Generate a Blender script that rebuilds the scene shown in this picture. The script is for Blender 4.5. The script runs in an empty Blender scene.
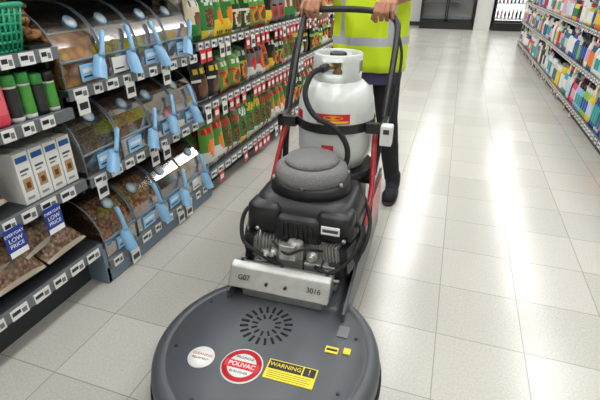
import bpy, bmesh, math, random
from mathutils import Vector, Matrix
random.seed(11)
R=random
sc=bpy.context.scene
col=sc.collection

def lin(c):
    return tuple(((x/12.92) if x<=0.04045 else ((x+0.055)/1.055)**2.4) for x in c)
def hx(h):
    h=h.lstrip('#'); return lin(tuple(int(h[i:i+2],16)/255 for i in (0,2,4)))
# ---------------- materials
def mat(name,c=(.5,.5,.5),rough=.5,metal=0,spec=.5,coat=0,emis=None,es=0,noise=0,nscale=20,bump=0,bscale=200):
    m=bpy.data.materials.new(name); m.use_nodes=True
    nt=m.node_tree; p=nt.nodes['Principled BSDF']
    p.inputs['Base Color'].default_value=(*c,1); p.inputs['Roughness'].default_value=rough
    p.inputs['Metallic'].default_value=metal; p.inputs['Specular IOR Level'].default_value=spec
    p.inputs['Coat Weight'].default_value=coat
    if emis:
        p.inputs['Emission Color'].default_value=(*emis,1); p.inputs['Emission Strength'].default_value=es
    tc=nt.nodes.new('ShaderNodeTexCoord')
    if noise:
        n=nt.nodes.new('ShaderNodeTexNoise'); n.inputs['Scale'].default_value=nscale; n.inputs['Detail'].default_value=4
        nt.links.new(tc.outputs['Object'],n.inputs['Vector'])
        mx=nt.nodes.new('ShaderNodeMix'); mx.data_type='RGBA'
        mx.inputs[6].default_value=(*[x*(1-noise) for x in c],1); mx.inputs[7].default_value=(*[min(1,x*(1+noise)) for x in c],1)
        nt.links.new(n.outputs['Fac'],mx.inputs[0]); nt.links.new(mx.outputs[2],p.inputs['Base Color'])
    if bump:
        n=nt.nodes.new('ShaderNodeTexNoise'); n.inputs['Scale'].default_value=bscale
        nt.links.new(tc.outputs['Object'],n.inputs['Vector'])
        b=nt.nodes.new('ShaderNodeBump'); b.inputs['Strength'].default_value=bump; b.inputs['Distance'].default_value=.01
        nt.links.new(n.outputs['Fac'],b.inputs['Height']); nt.links.new(b.outputs['Normal'],p.inputs['Normal'])
    return m
def mat_attr(name,rough=.4,coat=0,bump=.15):
    m=mat(name,rough=rough,coat=coat,bump=bump,bscale=60); nt=m.node_tree
    a=nt.nodes.new('ShaderNodeAttribute'); a.attribute_name='Col'
    nt.links.new(a.outputs['Color'],nt.nodes['Principled BSDF'].inputs['Base Color'])
    return m
def mat_kibble(name,c1,c2,scale=90,coat=0):
    m=mat(name,rough=.6,coat=coat); nt=m.node_tree; p=nt.nodes['Principled BSDF']
    p.inputs['Coat Roughness'].default_value=.15
    tc=nt.nodes.new('ShaderNodeTexCoord'); v=nt.nodes.new('ShaderNodeTexVoronoi'); v.inputs['Scale'].default_value=scale
    nt.links.new(tc.outputs['Object'],v.inputs['Vector'])
    r=nt.nodes.new('ShaderNodeValToRGB'); r.color_ramp.elements[0].color=(*c2,1); r.color_ramp.elements[1].color=(*c1,1)
    r.color_ramp.elements[1].position=.9
    s=nt.nodes.new('ShaderNodeSeparateColor'); nt.links.new(v.outputs['Color'],s.inputs[0]); nt.links.new(s.outputs[0],r.inputs[0])
    mx=nt.nodes.new('ShaderNodeMix'); mx.data_type='RGBA'; mx.blend_type='MULTIPLY'; mx.inputs[0].default_value=.75
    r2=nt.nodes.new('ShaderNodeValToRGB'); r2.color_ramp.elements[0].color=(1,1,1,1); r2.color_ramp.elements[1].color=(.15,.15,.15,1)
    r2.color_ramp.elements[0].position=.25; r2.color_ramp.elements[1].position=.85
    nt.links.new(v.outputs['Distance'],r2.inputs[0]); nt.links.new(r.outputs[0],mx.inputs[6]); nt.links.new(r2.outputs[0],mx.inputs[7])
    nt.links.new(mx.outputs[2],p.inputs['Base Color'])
    b=nt.nodes.new('ShaderNodeBump'); b.invert=True; b.inputs['Distance'].default_value=.006; nt.links.new(v.outputs['Distance'],b.inputs['Height'])
    nt.links.new(b.outputs['Normal'],p.inputs['Normal'])
    if coat:
        n=nt.nodes.new('ShaderNodeTexNoise'); n.inputs['Scale'].default_value=22; n.inputs['Detail'].default_value=3
        nt.links.new(tc.outputs['Object'],n.inputs['Vector'])
        b2=nt.nodes.new('ShaderNodeBump'); b2.inputs['Distance'].default_value=.03; nt.links.new(n.outputs['Fac'],b2.inputs['Height'])
        nt.links.new(b2.outputs['Normal'],p.inputs['Coat Normal'])
    return m
def mat_clear(name,base=.06,tint=(1,1,1)):
    m=bpy.data.materials.new(name); m.use_nodes=True; nt=m.node_tree
    for n in list(nt.nodes): nt.nodes.remove(n)
    o=nt.nodes.new('ShaderNodeOutputMaterial'); t=nt.nodes.new('ShaderNodeBsdfTransparent'); t.inputs[0].default_value=(*tint,1)
    g=nt.nodes.new('ShaderNodeBsdfGlossy'); g.inputs['Roughness'].default_value=.08
    f=nt.nodes.new('ShaderNodeLayerWeight'); f.inputs['Blend'].default_value=.25
    a=nt.nodes.new('ShaderNodeMath'); a.operation='MULTIPLY_ADD'; a.inputs[1].default_value=.6; a.inputs[2].default_value=base
    x=nt.nodes.new('ShaderNodeMixShader')
    nt.links.new(f.outputs['Fresnel'],a.inputs[0]); nt.links.new(a.outputs[0],x.inputs[0])
    nt.links.new(t.outputs[0],x.inputs[1]); nt.links.new(g.outputs[0],x.inputs[2]); nt.links.new(x.outputs[0],o.inputs[0])
    return m
M_pack=mat_attr('packaging',.35,coat=.2)
M_paint=mat_attr('painted_parts',.5,bump=0)
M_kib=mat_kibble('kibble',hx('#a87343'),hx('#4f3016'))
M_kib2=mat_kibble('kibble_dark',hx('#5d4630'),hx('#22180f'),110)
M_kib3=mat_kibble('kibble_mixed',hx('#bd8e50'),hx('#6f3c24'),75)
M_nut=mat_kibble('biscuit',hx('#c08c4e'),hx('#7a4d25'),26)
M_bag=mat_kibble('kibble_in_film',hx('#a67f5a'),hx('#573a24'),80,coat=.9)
M_clear=mat_clear('clear_acrylic')
M_glass=mat_clear('door_glass',.08)
M_black=mat('black_plastic',hx('#1c1d1f'),.38,noise=.2)
M_blackm=mat('black_metal',hx('#151515'),.35,spec=.6)
M_rubber=mat('rubber',hx('#17171a'),.7)
M_deck=mat('deck_grey_paint',hx('#4e5257'),.38,noise=.13,nscale=9,bump=.05,bscale=300)
M_alu=mat('brushed_aluminium',hx('#bcbcb8'),.36,metal=.8,noise=.22,nscale=30)
M_cast=mat('cast_aluminium',hx('#a3a29d'),.45,metal=.5,noise=.35,nscale=40,bump=.2)
M_screen=mat('intake_screen_grey',hx('#7e7d7c'),.9,noise=.35,nscale=150,bump=.6,bscale=260)
M_red=mat('red_paint',hx('#a81e28'),.35,coat=.3)
M_white=mat('white_enamel',hx('#ced4cf'),.32,noise=.05,nscale=12,coat=.3)
M_brass=mat('brass',hx('#8f7a55'),.35,metal=.9)
M_skin=mat('skin',hx('#a87458'),.55,noise=.12,nscale=60)
M_trouser=mat('dark_trousers',hx('#191a20'),.85,noise=.2)
M_shirt=mat('purple_shirt',hx('#3f3560'),.8,noise=.15)
M_hair=mat('dark_hair',hx('#241a14'),.7,noise=.3)
M_scoop=mat('blue_scoop_plastic',hx('#7fb0d6'),.3,coat=.3)
M_shelf=mat('shelf_metal',hx('#2d3034'),.5)
M_shelfg=mat('shelf_grey_blue',hx('#6d7f8d'),.45)
M_wall=mat('wall_paint',hx('#dcdbd6'),.8,noise=.03)
M_ceil=mat('ceiling_tile',hx('#e6e6e2'),.9,noise=.03)

# ---------------- mesh builder
class MB:
    def __init__(s): s.v=[];s.f=[];s.c=[];s.m=[];s.sm=[]
    def add(s,vs,fs,c=(.5,.5,.5),m=0,smooth=False,T=None):
        o=len(s.v)
        s.v+= [tuple(T(p)) for p in vs] if T else [tuple(p) for p in vs]
        for i,f in enumerate(fs):
            s.f.append([o+k for k in f]); s.c.append(c[i] if isinstance(c,list) else c)
            s.m.append(m[i] if isinstance(m,list) else m); s.sm.append(smooth)
    def box(s,x0,x1,y0,y1,z0,z1,c=(.5,.5,.5),m=0,T=None):
        vs=[(x,y,z) for z in(z0,z1) for y in(y0,y1) for x in(x0,x1)]
        s.add(vs,[(0,2,3,1),(4,5,7,6),(0,1,5,4),(2,6,7,3),(0,4,6,2),(1,3,7,5)],c,m,False,T)
    def lathe(s,prof,cx=0,cy=0,cz=0,seg=12,c=(.5,.5,.5),m=0,T=None,smooth=True,sx=1,sy=1):
        vs=[];fs=[];cc=[];n=len(prof)
        for r,z in prof:
            for k in range(seg):
                a=2*math.pi*k/seg; vs.append((cx+r*math.cos(a)*sx,cy+r*math.sin(a)*sy,cz+z))
        for i in range(n-1):
            for k in range(seg):
                k2=(k+1)%seg; fs.append((i*seg+k,i*seg+k2,(i+1)*seg+k2,(i+1)*seg+k)); cc.append(c[i] if isinstance(c,list) else c)
        fs.append(tuple(range(seg))[::-1]); cc.append(cc[0]); fs.append(tuple((n-1)*seg+k for k in range(seg))); cc.append(cc[-2])
        s.add(vs,fs,cc,m,smooth,T)
    def tube(s,pts,rad,seg=10,c=(.5,.5,.5),m=0,T=None,closed=False):
        pts=[Vector(p) for p in pts]; n=len(pts)
        rr=rad if isinstance(rad,(list,tuple)) else [rad]*n
        t0=(pts[1]-pts[0]).normalized(); up=Vector((0,0,1)) if abs(t0.z)<.9 else Vector((1,0,0))
        a=t0.cross(up).normalized(); vs=[];fs=[]
        for i,p in enumerate(pts):
            t=(pts[min(i+1,n-1)]-pts[max(i-1,0)]).normalized()
            a=(a-t*a.dot(t)).normalized(); b=t.cross(a)
            for k in range(seg):
                an=2*math.pi*k/seg; vs.append(p+(a*math.cos(an)+b*math.sin(an))*rr[i])
        for i in range(n-1):
            for k in range(seg):
                k2=(k+1)%seg; fs.append((i*seg+k,i*seg+k2,(i+1)*seg+k2,(i+1)*seg+k))
        fs.append(tuple(range(seg))[::-1]); fs.append(tuple((n-1)*seg+k for k in range(seg)))
        s.add(vs,fs,c,m,True,T)
    def sphere(s,cx,cy,cz,rx,ry,rz,c=(.5,.5,.5),m=0,seg=14,rings=9,T=None):
        prof=[]
        for i in range(rings+1):
            a=-math.pi/2+math.pi*i/rings; prof.append((max(math.cos(a),.001),math.sin(a)))
        vs=[];fs=[]
        for r,z in prof:
            for k in range(seg):
                an=2*math.pi*k/seg; vs.append((cx+r*math.cos(an)*rx,cy+r*math.sin(an)*ry,cz+z*rz))
        for i in range(rings):
            for k in range(seg):
                k2=(k+1)%seg; fs.append((i*seg+k,i*seg+k2,(i+1)*seg+k2,(i+1)*seg+k))
        fs.append(tuple(range(seg))[::-1]); fs.append(tuple(rings*seg+k for k in range(seg)))
        s.add(vs,fs,c,m,True,T)
    def capsule(s,p,q,r1,r2,n=4):
        p=Vector(p);q=Vector(q)
        s.tube([p.lerp(q,i/n) for i in range(n+1)],[r1+(r2-r1)*i/n for i in range(n+1)],12)
        s.sphere(*p,r1,r1,r1); s.sphere(*q,r2,r2,r2)
    def chain(s,pts,rs):
        for i in range(len(pts)-1): s.capsule(pts[i],pts[i+1],rs[i],rs[i+1])
    def loft(s,rings,c=(.5,.5,.5),m=0,seg=28,e=2.4,cap=True):
        vs=[];fs=[];cc=[]
        for (cx,cy,z,rx,ry) in rings:
            for k in range(seg):
                a=2*math.pi*k/seg; ca,sa=math.cos(a),math.sin(a)
                vs.append((cx+rx*math.copysign(abs(ca)**(2/e),ca),cy+ry*math.copysign(abs(sa)**(2/e),sa),z))
        for i in range(len(rings)-1):
            for k in range(seg):
                k2=(k+1)%seg; fs.append((i*seg+k,i*seg+k2,(i+1)*seg+k2,(i+1)*seg+k))
                ci=c
                if callable(c): ci=c(i,k)
                cc.append(ci)
        if cap:
            fs.append(tuple(range(seg))[::-1]); fs.append(tuple((len(rings)-1)*seg+k for k in range(seg))); cc+= [cc[0],cc[-1]]
        s.add(vs,fs,cc,m,True)
    def build(s,name,mats,parent=None,loc=(0,0,0),bevel=0):
        me=bpy.data.meshes.new(name); me.from_pydata(s.v,[],s.f); 
        if not isinstance(mats,(list,tuple)): mats=[mats]
        for m in mats: me.materials.append(m)
        me.polygons.foreach_set('material_index',s.m); me.polygons.foreach_set('use_smooth',s.sm)
        at=me.color_attributes.new('Col','FLOAT_COLOR','CORNER')
        buf=[]
        for p,c in zip(me.polygons,s.c):
            buf+= [c[0],c[1],c[2],1.0]*p.loop_total
        at.data.foreach_set('color',buf); me.update()
        ob=bpy.data.objects.new(name,me); col.objects.link(ob); ob.location=loc
        if parent: ob.parent=parent
        if bevel:
            b=ob.modifiers.new('bevel','BEVEL'); b.width=bevel; b.segments=3; b.limit_method='ANGLE'; b.angle_limit=.6
        return ob
def empty(name,loc,rz=0):
    e=bpy.data.objects.new(name,None); col.objects.link(e); e.location=loc; e.rotation_euler=(0,0,rz); e.empty_display_size=.1; return e
def bake(ob,smooth=True,mats=None):
    bpy.context.view_layer.update()
    dg=bpy.context.evaluated_depsgraph_get(); me=bpy.data.meshes.new_from_object(ob.evaluated_get(dg))
    ob.modifiers.clear(); ob.data=me
    if smooth:
        for p in me.polygons: p.use_smooth=True
    return ob
def text(name,s,size,loc,rot,m,parent=None,ext=.0004,align='CENTER'):
    cu=bpy.data.curves.new(name,'FONT'); cu.body=s; cu.size=size; cu.extrude=ext; cu.align_x=align; cu.align_y='CENTER'
    o=bpy.data.objects.new(name,cu); col.objects.link(o)
    bpy.context.view_layer.update()
    dg=bpy.context.evaluated_depsgraph_get(); me=bpy.data.meshes.new_from_object(o.evaluated_get(dg))
    bpy.data.objects.remove(o); me.materials.clear(); me.materials.append(m)
    ob=bpy.data.objects.new(name,me); col.objects.link(ob); ob.location=loc; ob.rotation_euler=rot
    if parent: ob.parent=parent
    return ob
def spl(pts,n=6):
    P=[Vector(p) for p in pts]; out=[]
    for i in range(len(P)-1):
        p0=P[max(i-1,0)];p1=P[i];p2=P[i+1];p3=P[min(i+2,len(P)-1)]
        for k in range(n):
            t=k/n
            out.append(.5*((2*p1)+(-p0+p2)*t+(2*p0-5*p1+4*p2-p3)*t*t+(-p0+3*p1-3*p2+p3)*t**3))
    out.append(P[-1]); return out

# ---------------- room
fm=bpy.data.materials.new('vinyl_floor_tiles'); fm.use_nodes=True; nt=fm.node_tree; p=nt.nodes['Principled BSDF']
N=nt.nodes.new; L=nt.links.new
tc=N('ShaderNodeTexCoord'); mp=N('ShaderNodeMapping'); mp.inputs['Location'].default_value=(-.09/.305,-1.63/.305,0); mp.inputs['Scale'].default_value=(1/.305,1/.305,1)
L(tc.outputs['Object'],mp.inputs[0])
sp=N('ShaderNodeSeparateXYZ'); L(mp.outputs[0],sp.inputs[0])
def M(op,a,b=None,c=None):
    n=N('ShaderNodeMath'); n.operation=op
    for i,x in enumerate((a,b,c)):
        if x is None: continue
        if isinstance(x,(int,float)): n.inputs[i].default_value=x
        else: L(x,n.inputs[i])
    return n.outputs[0]
def edge(o):
    fr=M('FRACT',o); return M('MINIMUM',fr,M('SUBTRACT',1.0,fr))
e=M('MINIMUM',edge(sp.outputs[0]),edge(sp.outputs[1]))
seam=M('LESS_THAN',e,.006)
fl=N('ShaderNodeVectorMath'); fl.operation='FLOOR'; L(mp.outputs[0],fl.inputs[0])
wn=N('ShaderNodeTexWhiteNoise'); wn.noise_dimensions='3D'; L(fl.outputs[0],wn.inputs['Vector'])
n1=N('ShaderNodeTexNoise'); n1.inputs['Scale'].default_value=130; n1.inputs['Detail'].default_value=3; L(tc.outputs['Object'],n1.inputs['Vector'])
n2=N('ShaderNodeTexNoise'); n2.inputs['Scale'].default_value=3; n2.inputs['Detail'].default_value=2; L(tc.outputs['Object'],n2.inputs['Vector'])
val=M('ADD',M('MULTIPLY',wn.outputs['Value'],.22),M('MULTIPLY',n1.outputs['Fac'],.78))
rp=N('ShaderNodeValToRGB'); rp.color_ramp.elements[0].position=.2; rp.color_ramp.elements[1].position=.8
rp.color_ramp.elements[0].color=(*hx('#b1ada3'),1); rp.color_ramp.elements[1].color=(*hx('#d0cdc5'),1); L(val,rp.inputs[0])
mx=N('ShaderNodeMix'); mx.data_type='RGBA'; L(seam,mx.inputs[0]); L(rp.outputs[0],mx.inputs[6]); mx.inputs[7].default_value=(*hx('#9b968c'),1)
L(mx.outputs[2],p.inputs['Base Color'])
L(M('ADD',M('MULTIPLY',n2.outputs['Fac'],.05),.17),p.inputs['Roughness']); p.inputs['Specular IOR Level'].default_value=.6
bp=N('ShaderNodeBump'); bp.inputs['Strength'].default_value=.12; bp.inputs['Distance'].default_value=.004
n3=N('ShaderNodeTexNoise'); n3.inputs['Scale'].default_value=14; L(tc.outputs['Object'],n3.inputs['Vector'])
L(M('SUBTRACT',n3.outputs['Fac'],M('MULTIPLY',seam,.3)),bp.inputs['Height']); L(bp.outputs[0],p.inputs['Normal'])
def plain(name,x0,x1,y0,y1,z0,z1,m,bevel=0):
    b=MB(); b.box(x0,x1,y0,y1,z0,z1); return b.build(name,m,bevel=bevel)
plain('floor',-4,4,-3,13.2,-.1,0,fm)
plain('ceiling',-4,4,-3,13.2,3.2,3.3,M_ceil)
plain('wall_left',-4.1,-4,-3,13.2,0,3.2,M_wall)
plain('wall_right',4,4.1,-3,13.2,0,3.2,M_wall)
plain('wall_back',-4,4,13.1,13.2,0,3.2,M_wall)
plain('wall_front',-4,4,-3.1,-3,0,3.2,M_wall)
plain('baseboard_back',-4,4,13.06,13.1,0,.1,M_shelf)
M_em=mat('light_diffuser',(1,1,1),emis=(.98,.99,1),es=11)
for xx in (-2.3,-.35,1.55):
    for i in range(8):
        y=-2+i*1.9
        b=MB(); b.box(xx-.22,xx+.22,y,y+1.6,3.15,3.2,m=1); b.box(xx-.20,xx+.20,y+.02,y+1.58,3.14,3.15,m=0)
        b.build('ceiling_light',[M_em,M_white])

# ---------------- product helpers; T maps (along, depth, up)
def TL(ox,oy,oz): return lambda p:(ox-p[1],oy+p[0],oz+p[2])
def TR(ox,oy,oz): return lambda p:(ox+p[1],oy+p[0],oz+p[2])
INK=hx('#26282c')
def pouch(mb,T,w,h,d,pal,tilt=0,style=0,nx=8,nz=12,kib=1,yaw=0):
    vs=[];fs=[];cc=[];mm=[]
    ct,st=math.cos(tilt),math.sin(tilt); cy,sy=math.cos(yaw),math.sin(yaw)
    jit=R.uniform(0,6); hsh=R.randint(0,99)
    for side in (1,-1):
        for j in range(nz+1):
            for i in range(nx+1):
                s=i/nx;t=j/nz
                bul=(1-abs(2*s-1)**2.2)*(1-abs(2*t-1)**4)
                dd=side*d/2*bul+.004*math.sin(9*s+7*t+jit)*bul
                if style==4: dd+=.006*math.sin(17*s+jit)*math.sin(13*t+jit*2)*bul
                x=(s-.5)*w*(1-.06*bul); z=t*h; y=-dd
                y2=y*ct+z*st; z2=z*ct-y*st
                vs.append((x*cy-y2*sy,x*sy+y2*cy+d/2,z2+ (d*.45*st if tilt>.4 else 0)))
    A,B,C,D=pal
    for sd in (0,1):
        o=sd*(nx+1)*(nz+1)
        for j in range(nz):
            for i in range(nx):
                a=o+j*(nx+1)+i; fs.append((a,a+1,a+nx+2,a+nx+1))
                s=(i+.5)/nx;t=(j+.5)/nz; c=A; m=0
                if sd==0 or style==4:
                    if style!=4 and t>.93: c=tuple(x*.7 for x in A)
                    if style==0:
                        if .66<t<.84 and .12<s<.88: c=B if (i*7+j*3+hsh)%3 else A
                        elif (s-.5)**2/.12+(t-.33)**2/.05<1: c=C if (s-.5)**2/.05+(t-.33)**2/.02>1 else BRN
                        elif .5<t<.58: c=D
                        elif t<.08: c=D
                    elif style==1:
                        if t<.2: c=B if (i+hsh)%4 else D
                        elif .25<t<.6 and .15<s<.85: m=kib
                        elif .7<t<.88 and .1<s<.9: c=D if (i*5+j+hsh)%3 else A
                    elif style==2:
                        m=kib
                        if .35<t<.75 and .25<s<.75: m=0;c=B
                        if .5<t<.6 and .3<s<.7: m=0;c=D
                    elif style==3:
                        c=A if t>.4 else B
                        if (s-.55)**2/.08+(t-.45)**2/.04<1: c=C
                        if .74<t<.86 and .1<s<.9: c=D if (i*3+hsh)%4 else C
                        if .05<t<.14 and .2<s<.8 and (i+j)%2: c=INK
                    elif style==4:
                        m=kib
                        if t>.93 or t<.04 : m=0;c=hx('#b5aa98')
                        elif sd==0 and .42<t<.82 and .50<s<.92: m=0;c=B if t<.72 else D
                cc.append(c); mm.append(m)
    mb.add(vs,fs,cc,mm,True,T)
def bottle(mb,T,r,h,body,label,cap,seg=12,style=0,flat=.75):
    if style==0:
        prof=[(r*.9,0),(r,.01),(r,h*.2),(r,h*.6),(r*.95,h*.68),(r*.6,h*.78),(r*.38,h*.82),(r*.42,h*.83),(r*.42,h),(r*.3,h)]
        cs=[body,body,label,body,body,body,cap,cap,cap]
    elif style==1:
        prof=[(r*.95,0),(r,.008),(r,h*.1),(r,h*.72),(r*.96,h*.76),(r*1.02,h*.77),(r*1.02,h*.98),(r*.9,h)]
        cs=[body,body,label,body,cap,cap,cap]
    else:
        prof=[(r*.85,0),(r,.01),(r,h*.15),(r*.85,h*.45),(r*.7,h*.65),(r*.35,h*.75),(r*.3,h*.86),(r*.5,h*.88),(r*.5,h*.99),(r*.2,h)]
        cs=[body,body,label,label,body,body,cap,cap,cap]
    mb.lathe(prof,seg=seg,c=cs,T=T,sy=flat if style!=1 else 1)
def carton(mb,T,w,h,d,a,b_,c_):
    mb.box(-w/2,w/2,0,d,0,h,a,T=T)
    mb.box(-w/2+.006,w/2-.006,-.0012,0,h*.82,h*.93,b_,T=T)
    mb.box(-w*.30,w*.30,-.0012,0,h*.24,h*.5,c_,T=T)
    mb.box(-w*.15,w*.15,-.0018,-.0012,h*.3,h*.42,BRN,T=T)
    mb.box(-w*.3,w*.3,-.0012,0,h*.64,h*.68,(.08,.08,.1),T=T)
    mb.box(-w*.3,w*.1,-.0012,0,h*.57,h*.60,(.2,.2,.2),T=T)
    mb.box(-w*.3,w*.2,-.0012,0,h*.08,h*.13,(.3,.3,.3),T=T)

W=hx('#e8e8e4'); DK=hx('#222426')
def rail(mb,T,y0,y1,z,tags,hang=0.0,hcol=None,dens=.13,big=1.0):
    mb.box(y0,y1,-.006,.012,z-.035,z+.004,hx('#6a6f72'),T=T)
    y=y0+.02
    while y<y1-.06:
        w=R.choice([.045,.055,.065])
        mb.box(y,y+w,-.009,-.005,z-.036,z+.003,W,T=T)
        mb.box(y+.004,y+w*.55,-.0096,-.009,z-.02,z-.006,DK,T=T)
        mb.box(y+w*.62,y+w*.9,-.0096,-.009,z-.028,z-.01,hx('#777777'),T=T)
        if hcol and R.random()<hang:
            hc=R.choice(hcol); h_=.062*big; mb.box(y,y+.055,-.013,-.0105,z-.030-h_,z-.030,hc,T=T)
            mb.box(y+.007,y+.048,-.0137,-.013,z-.03-h_*.7,z-.03-h_*.3,W if hc!=W else DK,T=T)
        y+=w+R.uniform(.02,dens)

RED=hx('#cc1f2a'); BLU=hx('#1f4fa8'); GRN=hx('#2f8a3f'); DGR=hx('#1d4a2a'); LGR=hx('#8cc255'); ORG=hx('#ea8126'); YEL=hx('#efcd33'); CRM=hx('#e0d3b2'); PNK=hx('#e0487f'); PUR=hx('#6b3d8f'); TEA=hx('#2aa5a0'); BRN=hx('#6a4326'); LBL=hx('#8cc4ea'); BK=hx('#18191b')

# ---- left gondola
SX=-1.28
def shelf_unit(name,xf,side,y0,y1,levels,baseback,depth=.46,top=1.75,bay=.92,m=M_shelf):
    T=(lambda p:(xf-p[1],p[0],p[2])) if side<0 else (lambda p:(xf+p[1],p[0],p[2]))
    root=empty(name,(0,0,0))
    b=MB()
    b.box(y0,y1,depth,depth+.04,0,top,T=T)
    y=y0
    while y<=y1+.01:
        b.box(y-.015,y+.015,depth-.03,depth,0,top,T=T); y+=bay
    b.box(y0,y0+.02,.04,depth,0,.1,T=T)
    b.box(y0,y1,baseback,depth,0,.085,T=T)
    for (a,c,z) in levels:
        b.box(a,c,.0,depth,z-.022,z,T=T)
        for yy in (a+.01,c-.01): b.box(yy-.006,yy+.006,.05,depth,z-.07,z-.02,T=T)
    b.build('frame',m,root)
    return root,T
Lv=[(-.6,1.17,.20),(-.6,1.17,.50),(-.6,1.19,.775),(-.6,1.19,.985),
    (1.19,2.06,.10),(1.19,2.06,.49),(1.19,2.06,.835),(1.19,2.06,1.22),(-.6,1.19,1.33),
    (2.06,9.6,.15),(2.06,9.6,.555),(2.06,9.6,.885),(2.06,9.6,1.22)]
left,T=shelf_unit('gondola_shelf',SX,-1,-.6,9.6,Lv,.10)
b=MB()
for (a,c,z) in Lv:
    if a<1: rail(b,T,a,c,z,1,.0,None,.03)
    elif a<2: rail(b,T,a,c,z,1,.45,[W],.05)
    else: rail(b,T,a,min(c,9.6),z,1,.85 if z<1.2 else .2,[RED,RED,RED,W],.04,1.15)
b.build('price_rails',M_pack,left)
b=MB()
b.box(1.17,2.06,-.0,.03,.005,.078,T=T); b.box(1.165,1.185,.0,.44,.005,.17,T=T); b.box(2.05,2.07,.0,.44,.005,.2,T=T)
b.build('bin_fixture_plinth',M_shelfg,left)
M_tkt=mat('ticket_blue',hx('#1c3f9a'),.5); M_tw=mat('ticket_white_ink',hx('#f0f0f0'),.6)
for yy,zz in ((.985,.43),(.83,.43)):
    e_=empty('shelf_ticket',(SX+.016,yy,zz))
    b=MB(); b.box(-.001,.001,-.035,.035,-.05,.05); b.box(.001,.0016,-.033,.033,-.05,-.03,m=1); b.build('card',[M_tkt,M_tw],e_)
    for k,(t,s_) in enumerate((('EVERYDAY',.0145),('LOW',.022),('PRICE',.02))):
        text('print',t,s_,(.0018,0,.03-k*.021),(math.pi/2,0,math.pi/2),M_tw,e_)

# ---- bulk bins
def scoop(root):
    b=MB(); vs=[];fs=[]
    n=7; segs=12
    for i in range(n):
        t=i/(n-1); r=.031-.003*t; z=.11*t
        if t>.8: r*=.85
        for k in range(segs+1):
            a=-.58*math.pi+1.16*math.pi*k/segs
            if i==0: a*=.6
            vs.append((r*math.sin(a),.030-r*math.cos(a),z))
    for i in range(n-1):
        for k in range(segs):
            o=i*(segs+1)+k; fs.append((o,o+1,o+segs+2,o+segs+1))
    o=(n-1)*(segs+1); fs.append(tuple(o+k for k in range(segs+1)))
    b.add(vs,fs,smooth=True)
    b.tube([(0,.012,.105),(0,.008,.125),(0,.004,.17),(0,.006,.215),(0,.008,.222)],[.016,.0105,.011,.013,.008])
    return b.build('scoop',M_scoop,root)
def bulk_bin(y,z,w=.205,h=.27,kib=M_kib,fill=.78,sc_=True,lab=True):
    root=empty('bulk_food_bin',(SX-.012,y,z+.001))
    TT=lambda p:(-p[1],p[0],p[2])
    prof=[(0,0),(0,.09)]
    for i in range(1,7):
        a=i/6*math.pi/2; prof.append((.22*(1-math.cos(a))*.95,.09+(h-.09)*math.sin(a)))
    prof+=[(.42,h),(.42,0)]
    b=MB(); n=len(prof)
    vs=[(-w/2,a,c) for a,c in prof]+[(w/2,a,c) for a,c in prof]
    fs=[(i,(i+1)%n,(i+1)%n+n,i+n) for i in range(n)]+[tuple(range(n))[::-1],tuple(range(n,2*n))]
    b.add(vs,fs,T=TT); b.build('acrylic_hood',M_clear,root)
    b=MB()
    for s in (-1,1):
        b.tube([(s*(w/2-.002),a,c) for a,c in prof[:-1]],.0028,6,T=TT)
    b.tube([(-w/2,-.002,.092),(w/2,-.002,.092)],.005,6,T=TT)
    b.build('hood_edges',M_shelfg,root)
    b=MB()
    hh=h*fill
    cp=[(.006,.004),(.006,.085),(.04,min(.16,hh)),(.12,hh*.95),(.41,hh),(.41,.004)]; n=len(cp)
    vs=[(-w/2+.006,a,c) for a,c in cp]+[(w/2-.006,a,c) for a,c in cp]
    fs=[(i,(i+1)%n,(i+1)%n+n,i+n) for i in range(n)]+[tuple(range(n))[::-1],tuple(range(n,2*n))]
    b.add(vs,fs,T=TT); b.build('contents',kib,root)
    if lab:
        b=MB(); x=R.uniform(-.03,.03)
        b.box(x-.045,x+.045,-.006,-.003,.015,.075,LBL if R.random()<.6 else W,T=TT); b.box(x-.035,x+.035,-.0068,-.006,.045,.06,W,T=TT); b.box(x-.035,x+.02,-.0068,-.006,.028,.034,DK,T=TT)
        b.build('bin_label',M_pack,root)
        b=MB(); b.lathe([(.026,0),(.026,.0015)],seg=18,c=LBL); b.lathe([(.018,.0015),(.018,.002)],seg=18,c=W); o=b.build('round_label',M_pack,root,loc=(-.05,R.uniform(-.05,.05),.217)); o.rotation_euler=(0,math.radians(50),0)
    if sc_:
        o=scoop(root)
        o.location=(.08,R.uniform(-.04,.05),R.uniform(0,.03))
        o.scale=(.88,.88,.92)
        o.rotation_euler=(Matrix.Rotation(math.radians(-25),3,'Y')@Matrix.Rotation(math.radians(90),3,'Z')@Matrix.Rotation(math.radians(R.uniform(0,38)),3,'Y')).to_euler()
    return root
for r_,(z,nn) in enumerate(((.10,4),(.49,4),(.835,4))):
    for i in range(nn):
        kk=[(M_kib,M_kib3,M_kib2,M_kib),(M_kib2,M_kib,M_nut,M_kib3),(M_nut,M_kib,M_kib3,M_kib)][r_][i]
        bulk_bin(1.30+i*.213,z,kib=kk,h=.28,fill=R.uniform(.7,.92))

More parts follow.
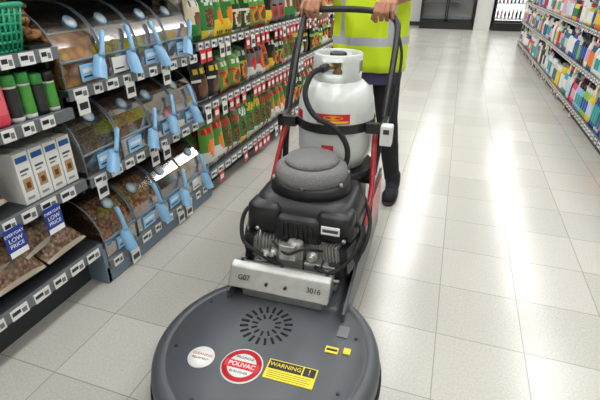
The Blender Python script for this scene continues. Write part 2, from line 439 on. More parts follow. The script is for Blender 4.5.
# ---- left products sections (first bay)
b=MB()
TT=TL(SX-.015,1.143,.987)
b.box(-.043,.043,0,.3,0,.012,DK,T=TT)
for i in range(80):
    x=R.uniform(-.03,.03); d=R.uniform(.02,.27); z=.02+R.uniform(0,.12)*(.3+min(1,d/.12)); 
    b.sphere(x,d,z,.018*R.uniform(.8,1.2),.02,.012*R.uniform(.8,1.3),m=1,seg=9,rings=6,T=TT)
b.build('dog_biscuits',[M_pack,M_nut])
b=MB()
for y in (.3,.46,.62,.76):
    pouch(b,TL(SX-.05,y,.986),.15,.16,.09,(BRN,CRM,hx('#8a5a30'),W),style=2,kib=1)
b.build('biscuit_packs',[M_pack,M_nut])
bk=MB()
gx,gy,gz=SX-.02,1.02,.987
TB=lambda p:(gx-p[1],gy+p[0],gz+p[2])
gc=hx('#1f9a72')
for k in range(6):
    z=.006+k*.026; g=.004*k
    x0=-.055-g;x1=.055+g;y0=0-g;y1=.2+g
    bk.tube([(x0,y0,z),(x1,y0,z),(x1,y1,z),(x0,y1,z),(x0,y0,z)],.005 if k<5 else .009,6,c=gc,T=TB)
for i in range(8):
    x=-.055+.11*i/7; bk.tube([(x,0,.004),(x*1.3,-.02,.136)],.0042,5,c=gc,T=TB); bk.tube([(x,.2,.004),(x*1.3,.22,.136)],.0042,5,c=gc,T=TB); bk.tube([(x,0,.004),(x,.2,.004)],.004,5,c=gc,T=TB)
for i in range(9):
    y=.2*i/8; bk.tube([(-.055,y,.004),(-.075,y,.136)],.0042,5,c=gc,T=TB); bk.tube([(.055,y,.004),(.075,y,.136)],.0042,5,c=gc,T=TB)
bk.build('green_basket',M_paint)
b=MB()
pk=hx('#e0485a')
for dd in (.05,.14):
    for y in (.55,.63,.71,.79,.87,.948): bottle(b,TL(SX-dd,y,.776),.036,.195,pk,hx('#ea6a76'),pk,style=0,flat=.9)
b.build('pet_shampoo_bottles',M_pack)
b=MB()
for dd in (.045,.12,.19):
    for i,y in enumerate((1.010,1.060,1.110,1.157)):
        bottle(b,TL(SX-dd,y,.776),.0228,.135 if i>1 else .15,W if i!=2 else BK,hx('#2a2c2e') if i%2==0 else hx('#4c9a3d'),hx('#3f9e47') if i!=3 else BK,style=1)
b.build('seasoning_jars',M_pack)
b=MB()
for i in range(4):
    for dd in (0,.13):
        carton(b,TL(SX-.03-dd,.965+i*.060,.501),.055,.18,.12,W,hx('#2d5e9e'),hx('#b59468'))
b.build('pet_treat_cartons',M_pack)
b=MB()
for y,z,tl in ((.50,.501,1.0),(.66,.501,1.0),(.82,.501,.95)):
    pouch(b,TL(SX+.0,y,z),.15,.24,.09,(hx('#a8763f'),W,CRM,BLU),tilt=tl,style=4,kib=1,nx=14,nz=16,yaw=.1)
b.build('nut_bags',[M_pack,M_bag])
b=MB()
for row,z in enumerate((.203,.268)):
    for k,y in enumerate((.20,.41,.62,.825,1.035)):
        if row==1 and k==4: y=1.01
        pouch(b,TL(SX+.05-.02*row,y-(.04 if row else 0),z),.20,.25,.14,(hx('#b49a78'),W,CRM,hx('#3f6fae')),tilt=1.0+R.uniform(-.08,.1),style=4,kib=1,nx=18,nz=22,yaw=R.uniform(-.25,.25))
b.build('pet_food_bags',[M_pack,M_bag])

# ---- left products further
pal_g=[(GRN,W,LGR,YEL),(DGR,LGR,CRM,W),(hx('#5d9a3e'),W,ORG,RED),(GRN,YEL,ORG,W),(DGR,W,ORG,LGR),(hx('#3c7d34'),W,CRM,RED)]
pal_m=[(BRN,CRM,ORG,W),(hx('#c9a36a'),RED,BRN,BLU),(hx('#d8d4c8'),LGR,ORG,RED),(BK,YEL,BRN,W),(ORG,W,BRN,RED),(hx('#77787a'),W,RED,BK),(TEA,W,ORG,BLU),(LGR,W,BRN,YEL),(CRM,GRN,BRN,W)]
def fill(name,y0,y1,z,hmax,pals,w=(.10,.145),styles=(0,1,3),xf=SX,tiltmax=.12):
    b=MB(); y=y0
    while y<y1-.15:
        ww=R.uniform(*w); pal=R.choice(pals); st=R.choice(styles); h=hmax*R.uniform(.82,1.0)
        for rep in range(R.choice((1,2,2))):
            if y+ww>y1: break
            tl=R.uniform(0,tiltmax)
            n_=(12,16) if y<4 else (8,10)
            pouch(b,TL(xf-.015,y+ww/2,z+.001),ww*1.0,h,.08,pal,tilt=tl,style=st,nx=n_[0],nz=n_[1],yaw=R.uniform(-.12,.12))
            if y<4.5:
                for q in (.11,.2): pouch(b,TL(xf-q,y+ww/2,z+.001),ww,h*1.04,.08,pal,tilt=tl*.5,style=st,nx=5,nz=6)
            y+=ww*.97
        y+=.002
    return b.build(name,[M_pack,M_kib])
fill('treat_pouches',2.09,5.6,.15,.30,pal_g)
fill('treat_pouches',2.09,4.2,.555,.26,pal_g+pal_m[3:6])
fill('treat_pouches',2.09,4.0,.885,.26,pal_m+pal_g)
fill('treat_pouches',4.2,9.5,.555,.25,pal_m+pal_g)
fill('treat_pouches',4.0,9.5,.885,.26,pal_m+pal_g)
fill('treat_pouches',5.6,9.5,.15,.30,pal_m)
b=MB()
for y0 in range(0,36):
    y=2.12+y0*.2
    for k in range(2):
        bottle(b,TL(SX-.05,y+k*.09,1.221),.04,.2,R.choice([W,RED,YEL,TEA]),R.choice([W,ORG,GRN]),R.choice([W,BK,RED]),style=R.choice([0,1]))
b.build('pet_care_bottles',M_pack)

# ---- right gondola
RX=1.13
Lr=[(1.6,9.9,.09),(1.6,9.9,.45),(1.6,9.9,.78),(1.6,9.9,1.10)]
right,T2=shelf_unit('gondola_shelf',RX,1,1.6,9.9,Lr,.02,bay=.92)
b=MB()
for (a,c,z) in Lr: rail(b,T2,a,c,z,1,.22,[YEL,YEL,RED,W],.05,1.2)
b.build('price_rails',M_pack,right)
cols=[PNK,PUR,TEA,TEA,GRN,LGR,W,W,W,W,W,BLU,BLU,LBL,ORG,YEL,RED,hx('#e9a7c4'),hx('#c8d8ea'),hx('#0f6f86'),BK,hx('#d7d2c4')]
for nm,z,hm in (('shampoo_bottles',.091,.29),('conditioner_bottles',.451,.27),('body_wash_bottles',.781,.26),('cleaner_bottles',1.101,.24)):
    b=MB(); y=1.66
    while y<9.75:
        r=R.uniform(.026,.038); h=hm*R.uniform(.7,1); c1,c2,c3=R.choice(cols),R.choice(cols),R.choice([W,W,BK,R.choice(cols)]); st=R.choice([0,0,1,2])
        for rep in range(R.choice((1,2,3))):
            if y+2*r>9.88: break
            for dd in (.04,.12):
                if dd>.1 and y>6: continue
                bottle(b,TR(RX+dd,y+r,z),r,h,c1,c2,c3,seg=10,style=st)
            y+=2*r+.002
        y+=.002
    b.build(nm,M_pack)

# ---- end-of-aisle
M_warm=mat('fridge_interior_light',(1,1,1),emis=(1,1,1),es=2.2)
M_dim=mat('fridge_interior_panel',(.8,.8,.8),emis=(1,1,1),es=.4)
def fridge(name,x0,x1,y,doors,frame,inner,stock=True):
    root=empty(name,((x0+x1)/2,y,0)); w=(x1-x0)/2
    b=MB(); t=.04
    b.box(-w,w,0,.65,0,.18); b.box(-w,w,0,.65,1.95,2.15); b.box(-w,-w+t,0,.65,.18,1.95); b.box(w-t,w,0,.65,.18,1.95); b.box(-w,w,.6,.65,.18,1.95)
    b.build('cabinet',frame,root,bevel=.008)
    b=MB()
    for z in (.25,.6,.95,1.3,1.65): b.box(-w+t,w-t,.1,.58,z,z+.02)
    b.build('shelves',M_white if stock else M_shelfg,root)
    b=MB(); b.box(-w+t,w-t,.57,.59,.2,1.9); b.build('interior_panel',inner,root)
    if stock:
        b=MB()
        for z in (.271,.621,.971,1.321):
            x=-w+t+.06
            while x<w-t-.05:
                bottle(b,(lambda xx,zz:(lambda p:(xx+p[0],.2+p[1],zz+p[2])))(x,z),.028,.22,R.choice(cols+[BRN]),R.choice(cols),R.choice([W,BK,RED]),seg=8); x+=.085
        b.build('drinks',M_pack,root)
    if doors:
        b=MB()
        for k in range(doors):
            a=-w+2*w*k/doors; c=-w+2*w*(k+1)/doors
            for (p0,p1,q0,q1) in ((a+.005,a+.04,.19,1.94),(c-.04,c-.005,.19,1.94)): b.box(p0,p1,-.04,-.005,q0,q1)
            b.box(a+.005,c-.005,-.04,-.005,.19,.24); b.box(a+.005,c-.005,-.04,-.005,1.89,1.94)
            b.tube([(c-.07,-.07,.9),(c-.07,-.07,1.3)],.01)
        b.build('door_frames',frame,root)
        b=MB(); b.box(-w+.05,w-.05,-.025,-.015,.24,1.89); b.build('door_glass',M_glass,root)
fridge('display_fridge',-.98,.30,12.35,2,M_blackm,mat('dark_grey_panel',hx('#8f9294'),.5),stock=False)
fridge('drinks_fridge',.76,1.52,12.35,1,M_blackm,M_warm)
plain('pillar_back',.34,.72,12.4,12.9,0,3.2,M_wall)

# ================= burnisher
mach=empty('floor_burnisher',(-.428,.925,0),math.radians(1.5))
DS=.948
b=MB()
b.lathe([(r*DS,z) for r,z in [(.30,.02),(.366,.022),(.374,.035),(.378,.06),(.378,.125),(.374,.145),(.362,.158),(.345,.1635),(.335,.164),(.331,.1605),(.327,.1605),(.323,.1655),(.1,.17),(.01,.1705)]],seg=96)
b.build('deck',M_deck,mach)
b=MB(); b.lathe([(.26,.0),(.31,.0),(.31,.022),(.26,.022)],seg=48); b.build('polishing_pad',mat('pad',hx('#c9b89a'),.9),mach)
b=MB(); b.lathe([(r*DS,z) for r,z in [(.379,.055),(.386,.06),(.386,.085),(.379,.09)]],seg=96); b.build('bumper_strip',M_rubber,mach)
b=MB()
for ring,(r0,r1,n) in enumerate(((.03,.05,12),(.06,.088,20))):
    for k in range(n):
        a=2*math.pi*k/n
        ca,sa=math.cos(a),math.sin(a)
        wv=.0042 if ring else .0034
        vs=[]
        for r,s in ((r0,-1),(r1,-1),(r1,1),(r0,1)):
            vs.append((-.028+r*ca-s*wv*sa,.068+r*sa+s*wv*ca,.1715))
        b.add(vs+[(x,y,.166) for x,y,z in vs],[(0,1,2,3),(0,1,5,4),(1,2,6,5),(2,3,7,6),(3,0,4,7)])
b.build('vent_slots',mat('vent_black',(.004,.004,.004),.9),mach)
b=MB()
b.lathe([(.041,.168),(.041,.1716)],cx=-.168,cy=-.118,seg=32,c=W)
b.lathe([(.064,.168),(.064,.1716)],cx=-.036,cy=-.112,seg=40,c=W)
b.lathe([(.060,.1716),(.060,.1719)],cx=-.036,cy=-.112,seg=40,c=hx('#c8202c'))
b.lathe([(.044,.1719),(.044,.1722)],cx=-.036,cy=-.112,seg=40,c=W)
b.box(-.036-.054,-.036+.054,-.126,-.098,.1722,.1725,hx('#c8202c'))
b.box(.036,.186,-.131,-.061,.168,.1716,hx('#e4cf2e'))
b.box(.040,.142,-.095,-.064,.1716,.1719,BK); b.box(.146,.182,-.095,-.064,.1716,.1719,BK)
for k in range(4): b.box(.045,.175-.01*(k%2),-.104-k*.007,-.1025-k*.007,.1716,.1719,hx('#4a4412'))
b.box(.185,.225,.015,.04,.168,.1712,hx('#e4cf2e')); b.box(.188,.222,.023,.032,.1712,.1715,BK)
b.box(.205,.24,.09,.14,.167,.170,hx('#6d7174')); b.box(.24,.262,.025,.048,.167,.1705,hx('#e4cf2e'))
b.build('deck_stickers',M_paint,mach)
M_ink=mat('ink_yellow',hx('#e4cf2e'),.6); M_inkr=mat('ink_red',hx('#b01e28'),.6); M_inkb=mat('ink_dark',hx('#222222'),.6)
text('sticker_text','POLIVAC',.021,(-.036,-.112,.1727),(0,0,0),M_tw,mach)
text('sticker_text','PROPANE',.013,(-.036,-.085,.1724),(0,0,0),M_inkb,mach)
text('sticker_text','BURNISHER',.011,(-.036,-.138,.1724),(0,0,0),M_inkb,mach)
text('sticker_text','CLEANING',.0135,(-.168,-.108,.1718),(0,0,0),M_inkr,mach)
text('sticker_text','EQUIPMENT',.010,(-.168,-.124,.1718),(0,0,0),M_inkb,mach)
text('sticker_text','WARNING',.020,(.091,-.079,.1721),(0,0,0),M_ink,mach)
text('sticker_text','!',.026,(.164,-.079,.1721),(0,0,0),M_ink,mach)
b=MB()
for a in range(0,360,45):
    x=.285*math.cos(math.radians(a+20));y=.285*math.sin(math.radians(a+20)); b.lathe([(.006,.163),(.006,.169),(.004,.170)],cx=x,cy=y,seg=6)
b.build('deck_bolts',M_blackm,mach)
# tail chassis
b=MB()
vs=[(-.2,.2,.06),(.2,.2,.06),(.21,.95,.09),(-.21,.95,.09),(-.19,.2,.172),(.19,.2,.172),(.195,.95,.22),(-.195,.95,.22)]
b.add(vs,[(3,2,1,0),(4,5,6,7),(0,1,5,4),(1,2,6,5),(2,3,7,6),(3,0,4,7)])
b.build('chassis_tail',M_deck,mach,bevel=.02)
b=MB()
for s in (-1,1):
    pr=[(.16,.165),(.16,.20),(.34,.235),(.50,.30),(.62,.40),(.92,.42),(.95,.12),(.5,.09),(.3,.12)]
    n=len(pr)
    vs=[(s*.205,y,z) for y,z in pr]+[(s*.215,y,z) for y,z in pr]
    b.add(vs,[tuple(range(n)),tuple(range(n,2*n))[::-1]]+[(i,(i+1)%n,(i+1)%n+n,i+n) for i in range(n)])
b.build('side_flanks',M_deck,mach,bevel=.003)
b=MB()
for s in (-1,1):
    TW=lambda p,s=s:(s*.165+p[2],.90+p[0],.1+p[1])
    b.lathe([(.05,-.022),(.09,-.022),(.1,-.013),(.1,.013),(.09,.022),(.05,.022)],seg=28,T=TW)
    b.lathe([(.05,-.02),(.05,.02)],seg=16,T=TW,m=1)
b.tube([(-.18,.90,.1),(.18,.90,.1)],.012,m=1)
b.build('rear_wheels',[M_rubber,M_alu],mach)
# silver guard bar
b=MB()
vs=[]
for x in (-.215,.155):
    for (y,z) in ((.165,.215),(.205,.285),(.23,.292),(.255,.28),(.255,.215)):
        vs.append((x,y,z))
b.add(vs,[(0,1,2,3,4)[::-1],(5,6,7,8,9)]+[(i,(i+1)%5,(i+1)%5+5,i+5) for i in range(5)])
b.box(-.17,.13,.19,.25,.165,.217); 
b.build('front_guard_bar',M_alu,mach,bevel=.007)
text('stamp','G07',.026,(-.155,.1822,.2525),(math.radians(61),0,0),M_inkb,mach)
text('stamp','3016',.026,(.10,.1822,.2525),(math.radians(61),0,0),M_inkb,mach)
b=MB()
for x in (-.18,-.03,.135): b.lathe([(.007,0),(.007,.006)],cx=x,cy=.235,cz=.29,seg=6)
for x in (-.07,.0):
    TT=lambda p,x=x:(x+p[0],.180-p[2],.245+p[1]); b.lathe([(.006,-.004),(.006,.006)],seg=6,T=TT)
b.build('guard_bolts',M_blackm,mach)
# engine
b=MB()
b.box(-.16,.16,.27,.66,.2,.222,m=0)
b.box(-.10,.10,.33,.62,.222,.39,m=1)
b.lathe([(.135,.23),(.14,.24),(.14,.27),(.12,.29),(.12,.36),(.13,.38)],cx=0,cy=.47,seg=32,m=1)
b.box(-.07,.03,.285,.34,.235,.34,m=1); b.box(.04,.10,.27,.33,.25,.30,m=0)
b.box(-.05,.01,.262,.29,.30,.36,m=0)
b.box(-.155,-.09,.275,.34,.225,.27,m=0); b.box(.105,.15,.28,.33,.225,.29,m=1)
b.lathe([(.028,0),(.03,.01),(.03,.06),(.02,.07)],cx=.0,cy=.30,cz=.30,seg=16,m=1)
for x,y,z,r in ((-.11,.30,.29,.024),(-.03,.275,.25,.018),(.07,.285,.33,.02),(.12,.3,.26,.016),(-.07,.27,.33,.014)):
    TT=lambda p,x=x,y=y,z=z:(x+p[0],y-p[2],z+p[1])
    b.lathe([(r,0),(r,.02),(r*.6,.022),(r*.6,.035)],seg=14,m=0,T=TT)
b.build('crankcase',[M_alu,M_cast],mach,bevel=.004)
for s in (-1,1):
    b=MB()
    for k in range(8): 
        d=.012*k; b.box(-.055,.055,-.05,.05,d,d+.005,m=0)
    b.box(-.04,.04,-.04,.04,-.01,.1,m=0)
    b.box(-.05,.05,-.045,.045,.098,.125,m=1)
    o=b.build('cylinder_head',[M_cast,M_black],mach,loc=(s*.078,.36,.30)); o.rotation_euler=(math.radians(12),s*math.radians(83),0)
# shroud
b=MB()
b.loft([(0,.485,.345,.175,.14),(0,.485,.36,.203,.158),(0,.487,.39,.207,.162),(0,.49,.445,.197,.154),(0,.495,.478,.18,.144),(0,.50,.49,.155,.13)],e=5,seg=64)
b.loft([(0,.50,.48,.155,.135),(0,.50,.52,.15,.132),(0,.50,.534,.138,.126)],e=2.2,seg=48)
b.loft([(-.13,.37,.38,.070,.058),(-.13,.37,.465,.064,.052),(-.13,.37,.478,.052,.04)],e=4,seg=24)
b.loft([(.13,.37,.38,.070,.058),(.13,.37,.46,.064,.052),(.13,.37,.473,.052,.04)],e=4,seg=24)
b.loft([(0,.335,.355,.09,.03),(0,.335,.435,.085,.028),(0,.34,.45,.07,.02)],e=4,seg=24)
for k in range(7): b.box(-.055+k*.018,-.047+k*.018,.300,.31,.37,.43)
b.build('engine_shroud',M_black,mach)
b=MB()
b.lathe([(.125,.53),(.133,.535),(.136,.555),(.131,.578),(.115,.59),(.103,.592)],cy=.50,seg=48)
b.lathe([(.100,.592),(.098,.604),(.09,.612),(.05,.617),(.01,.618)],cy=.50,seg=48)
b.build('intake_screen',M_screen,mach)
b=MB()
for a in range(0,360,60):
    x=.146*math.cos(math.radians(a+30));y=.5+.128*math.sin(math.radians(a+30)); b.lathe([(.007,.53),(.007,.545)],cx=x,cy=y,seg=6)
for x in (-.15,.17):
    TT=lambda p,x=x:(x+p[0],.316-p[2],.385+p[1]); b.lathe([(.008,0),(.008,.008)],seg=6,T=TT)
b.build('shroud_bolts',M_alu,mach)
b=MB()
b.box(.09,.155,.307,.3125,.405,.435,W); b.box(.095,.15,.3065,.307,.414,.426,hx('#444444'))
b.build('engine_decals',M_paint,mach)
b=MB()
b.tube(spl([(-.14,.42,.46),(-.215,.36,.42),(-.2,.29,.34),(-.12,.27,.3),(-.05,.27,.27)]),.008)
b.tube(spl([(-.17,.5,.40),(-.23,.42,.34),(-.2,.32,.27),(-.1,.28,.24)]),.006)
b.tube(spl([(.15,.45,.42),(.22,.38,.40),(.2,.3,.33),(.14,.26,.28),(.08,.27,.29)]),.007)
b.tube(spl([(.17,.55,.40),(.22,.45,.33),(.2,.35,.26),(.12,.3,.235)]),.009)
b.tube(spl([(.19,.6,.42),(.235,.48,.38),(.225,.38,.31),(.17,.33,.27)]),.008)
b.tube(spl([(.1,.3,.34),(.04,.26,.36),(-.02,.26,.33),(-.08,.28,.36)]),.005)
b.tube(spl([(.02,.3,.25),(.1,.25,.27),(.18,.3,.3),(.19,.4,.36)]),.006)
TT=lambda p:(.15+p[0]*.9,.33-p[2],.27+p[1]); b.lathe([(.035,-.04),(.036,0),(.036,.035),(.03,.045)],seg=20,T=TT)
b.sphere(.20,.42,.3,.03,.05,.035)
b.build('hoses_and_filter',M_rubber,mach)
b=MB()
b.tube(spl([(-.18,.33,.30),(-.21,.36,.36),(-.17,.35,.40),(-.14,.31,.36),(-.18,.3,.3)]),.0035,m=0)
b.tube([(.05,.27,.235),(.17,.27,.245)],.006); b.tube([(-.16,.27,.235),(-.02,.26,.245)],.006)
b.build('linkage_rods',M_alu,mach)
b=MB(); b.tube([(.17,.58,.30),(.17,.64,.30)],[.03,.03],20); b.tube([(.19,.5,.32),(.17,.60,.30)],.018)
b.build('muffler',mat('muffler_brown',hx('#4a3a30'),.6,metal=.5,noise=.4),mach)
b=MB(); b.box(-.15,.15,.66,.93,.2,.44); b.build('battery_housing',M_black,mach,bevel=.015)
b=MB(); b.lathe([(.165,.45),(.17,.455),(.17,.485),(.163,.487)],cx=.02,cy=.79,seg=40); b.box(-.19,.2,.70,.88,.435,.455)
b.build('tank_tray',M_blackm,mach)
b=MB()
for s in (-1,1):
    b.tube(spl([(s*.205,.50,.31),(s*.21,.62,.41),(s*.205,.68,.50),(s*.195,.73,.59),(s*.19,.78,.63)]),.011,12)
    b.box(s*.218-.003,s*.218+.003,.63,.9,.25,.40)
b.build('red_side_frame',M_red,mach,bevel=.002)
b=MB()
n=40; vs=[];fs=[]
for k in range(n):
    a=2*math.pi*k/n
    for r,z in ((.1565,.655),(.1565,.69),(.163,.69),(.163,.655)): vs.append((.02+r*math.cos(a),.79+r*math.sin(a),z))
for k in range(n):
    k2=(k+1)%n
    for q in range(4): fs.append((k*4+q,k2*4+q,k2*4+(q+1)%4,k*4+(q+1)%4))
b.add(vs,fs,smooth=False)
b.box(-.205,-.13,.70,.73,.65,.69); b.box(.16,.235,.70,.73,.65,.69)
b.box(-.205,-.185,.70,.82,.65,.69); b.box(.215,.235,.70,.82,.65,.69)
b.build('tank_clamp',M_blackm,mach)
b=MB(); b.box(.222,.268,.655,.70,.620,.70); b.build('hour_meter_box',mat('offwhite_plastic',hx('#dcdcd6'),.45),mach,bevel=.006)
b=MB(); b.box(.234,.256,.653,.655,.668,.686); b.build('meter_window',M_shelf,mach)
# handle
b=MB()
HY=1.085;HZ=1.065
hpts=[(-.19,.74,.46),(-.20,.80,.62),(-.205,.93,.84),(-.205,1.03,.99),(-.198,1.075,1.045),(-.165,HY,HZ),(-.10,HY+.003,HZ+.005),(0,HY+.005,HZ+.007),(.10,HY+.003,HZ+.003),(.165,HY,HZ-.01),(.205,1.07,1.025),(.215,1.03,.97),(.217,.93,.84),(.21,.80,.62),(.20,.74,.46)]
b.tube(spl(hpts,6),.0135,14)
b.build('handle',M_blackm,mach)
b=MB()
b.tube(spl([(.21,1.05,1.0),(.245,1.0,.9),(.24,.9,.75),(.22,.8,.6),(.2,.7,.45)]),.006)
b.tube(spl([(-.2,1.05,1.02),(-.225,.98,.9),(-.22,.85,.7),(-.2,.7,.5)]),.006)
b.build('throttle_cables',M_rubber,mach)

# ---- gas cylinder
gas=empty('propane_gas_cylinder',mach.matrix_basis@Vector((.02,.79,.488)))
b=MB()
b.lathe([(.10,0),(.125,.003),(.128,.02),(.140,.035),(.152,.06),(.155,.085),(.155,.165),(.157,.17),(.157,.178),(.155,.183),(.155,.245),(.150,.28),(.136,.315),(.105,.343),(.06,.362),(.01,.368)],seg=56)
b.build('tank_body',M_white,gas)
b=MB(); n=72; vs=[];fs=[]
for k in range(n):
    a=2*math.pi*k/n
    for r,z in ((.092,.33),(.096,.378),(.096,.425),(.096,.446),(.092,.450),(.089,.446),(.089,.425),(.089,.378),(.089,.33)): vs.append((r*math.cos(a),r*math.sin(a),z))
for k in range(n):
    k2=(k+1)%n; d=(k*5+2.5)
    op=(243<d<297) or (63<d<117) or (d<18 or d>342)or(162<d<198)
    for q in range(9):
        if op and q in (1,6): continue
        fs.append((k*9+q,k2*9+q,k2*9+(q+1)%9,k*9+(q+1)%9))
    if op: fs.append((k*9+2,k2*9+2,k2*9+6,k*9+6)); fs.append((k*9+1,k2*9+1,k2*9+7,k*9+7))
b.add(vs,fs,smooth=True); o=b.build('collar',M_white,gas)
b=MB()
b.lathe([(.02,.355),(.022,.37),(.014,.385),(.014,.42),(.02,.425)],seg=16)
b.tube([(0,0,.40),(-.03,-.06,.40)],.012)
b.build('valve',M_brass,gas)
b=MB(); b.lathe([(.03,.424),(.034,.428),(.034,.445),(.028,.45)],seg=12); b.tube([(-.03,-.06,.40),(-.04,-.086,.398)],.016,12); b.build('valve_handwheel',M_blackm,gas)
b=MB()
b.tube(spl([(-.04,-.08,.398),(-.066,-.14,.385),(-.075,-.185,.32),(-.03,-.215,.255),(.055,-.225,.215),(.10,-.22,.15),(.10,-.22,.08),(.065,-.23,.03),(.02,-.24,.015)],8),.0105,12)
b.build('gas_hose',M_rubber,gas)
def patch(mb,a0,a1,z0,z1,r,c,n=16,ell=False):
    vs=[];fs=[]
    if ell:
        ca=(a0+a1)/2;cz=(z0+z1)/2; vs.append((r*math.sin(math.radians(ca)),-r*math.cos(math.radians(ca)),cz))
        for k in range(28):
            t=2*math.pi*k/28; a=math.radians(ca+(a1-a0)/2*math.cos(t)); vs.append((r*math.sin(a),-r*math.cos(a),cz+(z1-z0)/2*math.sin(t)))
        fs=[(0,k+1,(k+1)%28+1) for k in range(28)]
    else:
        for k in range(n+1):
            a=math.radians(a0+(a1-a0)*k/n)
            for z in (z0,z1): vs.append((r*math.sin(a),-r*math.cos(a),z))
        fs=[(2*k,2*k+2,2*k+3,2*k+1) for k in range(n)]
    mb.add(vs,fs,c,smooth=True)
b=MB()
patch(b,-14,34,.207,.245,.157,RED,n=16); patch(b,-12,32,.211,.219,.1575,YEL); patch(b,-4,24,.222,.24,.1575,hx('#e8a020'),ell=True)
patch(b,44,64,.205,.24,.157,hx('#c9c9c9')); patch(b,-62,-44,.205,.24,.157,RED); patch(b,-6,12,.07,.12,.157,hx('#cc3333'))
b.build('tank_labels',M_paint,gas)

# ================= person
WX,WY=-.438,2.44
per=empty('store_worker',(WX,WY,0))
HX0=mach.matrix_basis@Vector((-.178,HY,HZ-.004)); HX1=mach.matrix_basis@Vector((.150,HY,HZ-.008))
pl=Vector((WX,WY,0))
h0=HX0-pl; h1=HX1-pl
b=MB()
b.loft([(0,0,.80,.15,.105),(0,0,.90,.172,.125),(0,0,1.0,.168,.12),(0,-.005,1.12,.165,.115),(0,-.01,1.25,.185,.12),(0,-.005,1.36,.195,.12),(0,0,1.43,.17,.105),(0,.0,1.475,.09,.075)],cap=True)
b.chain([(0,0,1.45),(0,-.01,1.56)],[.062,.056])
b.chain([(.085,0,.86),(.13,-.03,.49),(.185,.04,.10)],[.092,.062,.047])
b.chain([(-.085,0,.86),(-.125,-.04,.49),(-.135,.06,.10)],[.092,.06,.045])
wr=[h0+Vector((-.005,.085,.045)),h1+Vector((.005,.085,.045))]
el=[Vector((-.275,-.09,1.165)),Vector((.25,-.09,1.165))]
for s,w_,e_ in ((-1,wr[0],el[0]),(1,wr[1],el[1])):
    sh=Vector((s*.185,0,1.405)); b.chain([sh,e_],[.06,.046]); 
body=b.build('body',[M_trouser,M_shirt,M_skin],per)
m_=body.modifiers.new('r','REMESH'); m_.mode='VOXEL'; m_.voxel_size=.013; m_=body.modifiers.new('s','SMOOTH'); m_.iterations=6; m_.factor=.5
bake(body)
mi=[]
for p_ in body.data.polygons:
    c=p_.center
    if c.z>1.475: mi.append(2)
    elif c.z<.9: mi.append(0)
    elif abs(c.x)>.2 and c.z<1.28: mi.append(2)
    else: mi.append(1)
body.data.materials.clear()
for m in (M_trouser,M_shirt,M_skin): body.data.materials.append(m)
body.data.polygons.foreach_set('material_index',mi)
VY=hx('#d2ec1c'); SV=hx('#b9bdc2')
zs=[.755,.80,.86,.885,.925,.955,1.03,1.08,1.13,1.2,1.27,1.34,1.40,1.44]
def vr(z):
    if z<1.05: return (.20-.012*(z-.755)/.3,.15)
    if z<1.34: return (.188+.03*(z-1.05)/.29,.145)
    return (.22-.06*(z-1.34)/.1,.14-.02*(z-1.34)/.1)
def vc(i,k):
    z=zs[i]
    if z==.885: return SV
    a=360*(k+.5)/60
    if z>.9 and (228<a<241 or 299<a<312): return SV
    if 267<a<273: return hx('#39324f')
    return VY
b=MB()
b.loft([(0,-.004,z,*vr(z)) for z in zs],c=vc,seg=60,e=2.5,cap=False)
for q in range(len(b.v)):
    x,y,z=b.v[q]; a=math.atan2(y,x); f=.005*math.sin(a*9+z*14)+.003*math.sin(a*17-z*23)
    b.v[q]=(x*(1+f/.19),y*(1+f/.15),z)
vest=b.build('hi_vis_vest',M_paint,per)
so=vest.modifiers.new('solid','SOLIDIFY'); so.thickness=.004
b=MB(); b.loft([(0,0,.69,.18,.135),(0,0,.72,.183,.137),(0,0,.80,.185,.138),(0,0,.9,.18,.135)],cap=False,seg=40); b.build('shirt_tail',M_shirt,per)
b=MB()
FT=((.195,.0),(-.135,.05))
for x,y in FT:
    b.sphere(x,y-.085,.04,.045,.075,.038); b.sphere(x,y,.05,.04,.09,.048); b.sphere(x,y+.06,.045,.038,.05,.045); b.capsule((x,y+.03,.06),(x-.003,y+.03,.12),.045,.048)
sh=b.build('shoes_upper',M_rubber,per); m_=sh.modifiers.new('r','REMESH'); m_.mode='VOXEL'; m_.voxel_size=.008; m_=sh.modifiers.new('s','SMOOTH'); m_.iterations=4; bake(sh); sh.data.materials.clear(); sh.data.materials.append(M_rubber)
b=MB()
for x,y in FT: b.loft([(x,y-.03,.0,.042,.13),(x,y-.03,.018,.045,.132)],e=2.6,seg=24)
b.build('shoe_soles',M_black,per)
b=MB(); b.sphere(0,-.01,1.665,.074,.093,.10); b.sphere(0,-.035,1.62,.056,.06,.062); b.capsule((0,-.105,1.672),(0,-.118,1.642),.008,.014)
b.sphere(-.076,.0,1.655,.012,.02,.032); b.sphere(.076,.0,1.655,.012,.02,.032); b.capsule((-.02,-.09,1.605),(.02,-.09,1.605),.009,.009); b.capsule((0,-.005,1.58),(0,0,1.5),.056,.06)
hd=b.build('head',M_skin,per); m_=hd.modifiers.new('r','REMESH'); m_.mode='VOXEL'; m_.voxel_size=.006; m_=hd.modifiers.new('s','SMOOTH'); m_.iterations=4; bake(hd); hd.data.materials.clear(); hd.data.materials.append(M_skin)
b=MB(); b.sphere(0,.008,1.69,.08,.092,.093); b.build('hair',M_hair,per)
b=MB()
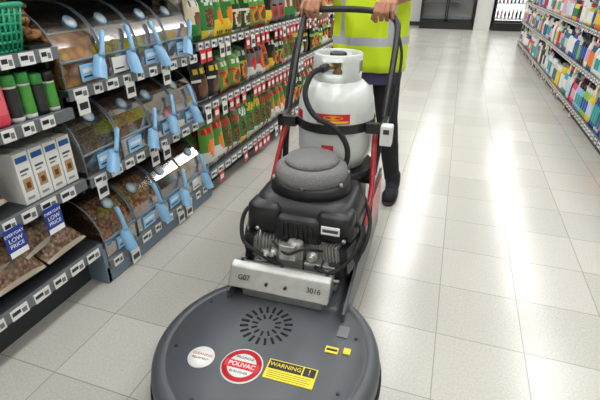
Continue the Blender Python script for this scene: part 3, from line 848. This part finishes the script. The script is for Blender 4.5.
for s in (-1,1): b.sphere(s*.03,-.093,1.672,.012,.008,.007,W); b.sphere(s*.03,-.100,1.672,.005,.003,.005,DK)
b.build('eyes',M_paint,per)
def hand(hc,wrist,elbow,s):
    b=MB()
    def P(x,phi,r): a=math.radians(phi); return hc+Vector((x,r*math.cos(a),r*math.sin(a)))
    b.chain([elbow,elbow.lerp(wrist,.35),elbow.lerp(wrist,.8),wrist],[.046,.043,.031,.028])
    offs=(-.035,-.0115,.0115,.035) if s<0 else (.035,.0115,-.0115,-.035)
    lens=(.84,1.0,1.06,.96); rad=(.0084,.0094,.0098,.0096)
    for o,l,r in zip(offs,lens,rad):
        kn=P(o,100,.036)
        b.chain([wrist+Vector((o*.55,-.005,.0)),kn+Vector((0,.0,.001))],[.016,.0115])
        b.chain([kn,P(o*1.03,100+68*l,.0305),P(o*1.04,100+130*l,.0255),P(o*1.03,100+180*l,.0245)],[r+.0018,r+.0008,r,r*.86])
    th=offs[3]
    b.chain([wrist+Vector((th*.7,-.02,-.006)),hc+Vector((th*1.5,.045,-.002)),hc+Vector((th*1.55,.026,-.020)),hc+Vector((th*1.05,.004,-.030))],[.017,.0135,.011,.0092])
    o=b.build('forearm_and_hand',M_skin,per)
    m_=o.modifiers.new('r','REMESH'); m_.mode='VOXEL'; m_.voxel_size=.0026; m_=o.modifiers.new('s','SMOOTH'); m_.iterations=2; m_.factor=.5
    bake(o); o.data.materials.clear(); o.data.materials.append(M_skin)
hand(h0,wr[0],el[0],-1); hand(h1,wr[1],el[1],1)

# world & camera
w=bpy.data.worlds.new('World'); sc.world=w; w.use_nodes=True; w.node_tree.nodes['Background'].inputs[0].default_value=(.9,.95,1,1); w.node_tree.nodes['Background'].inputs[1].default_value=.5
cam=bpy.data.cameras.new('camera'); co=bpy.data.objects.new('camera',cam); col.objects.link(co)
co.location=(0,0,1.2); co.rotation_euler=(math.radians(90-27.35),0,math.radians(18.9)); cam.lens=25.98; cam.sensor_width=36; cam.clip_start=.02
sc.camera=co
sc.view_settings.view_transform='Standard'
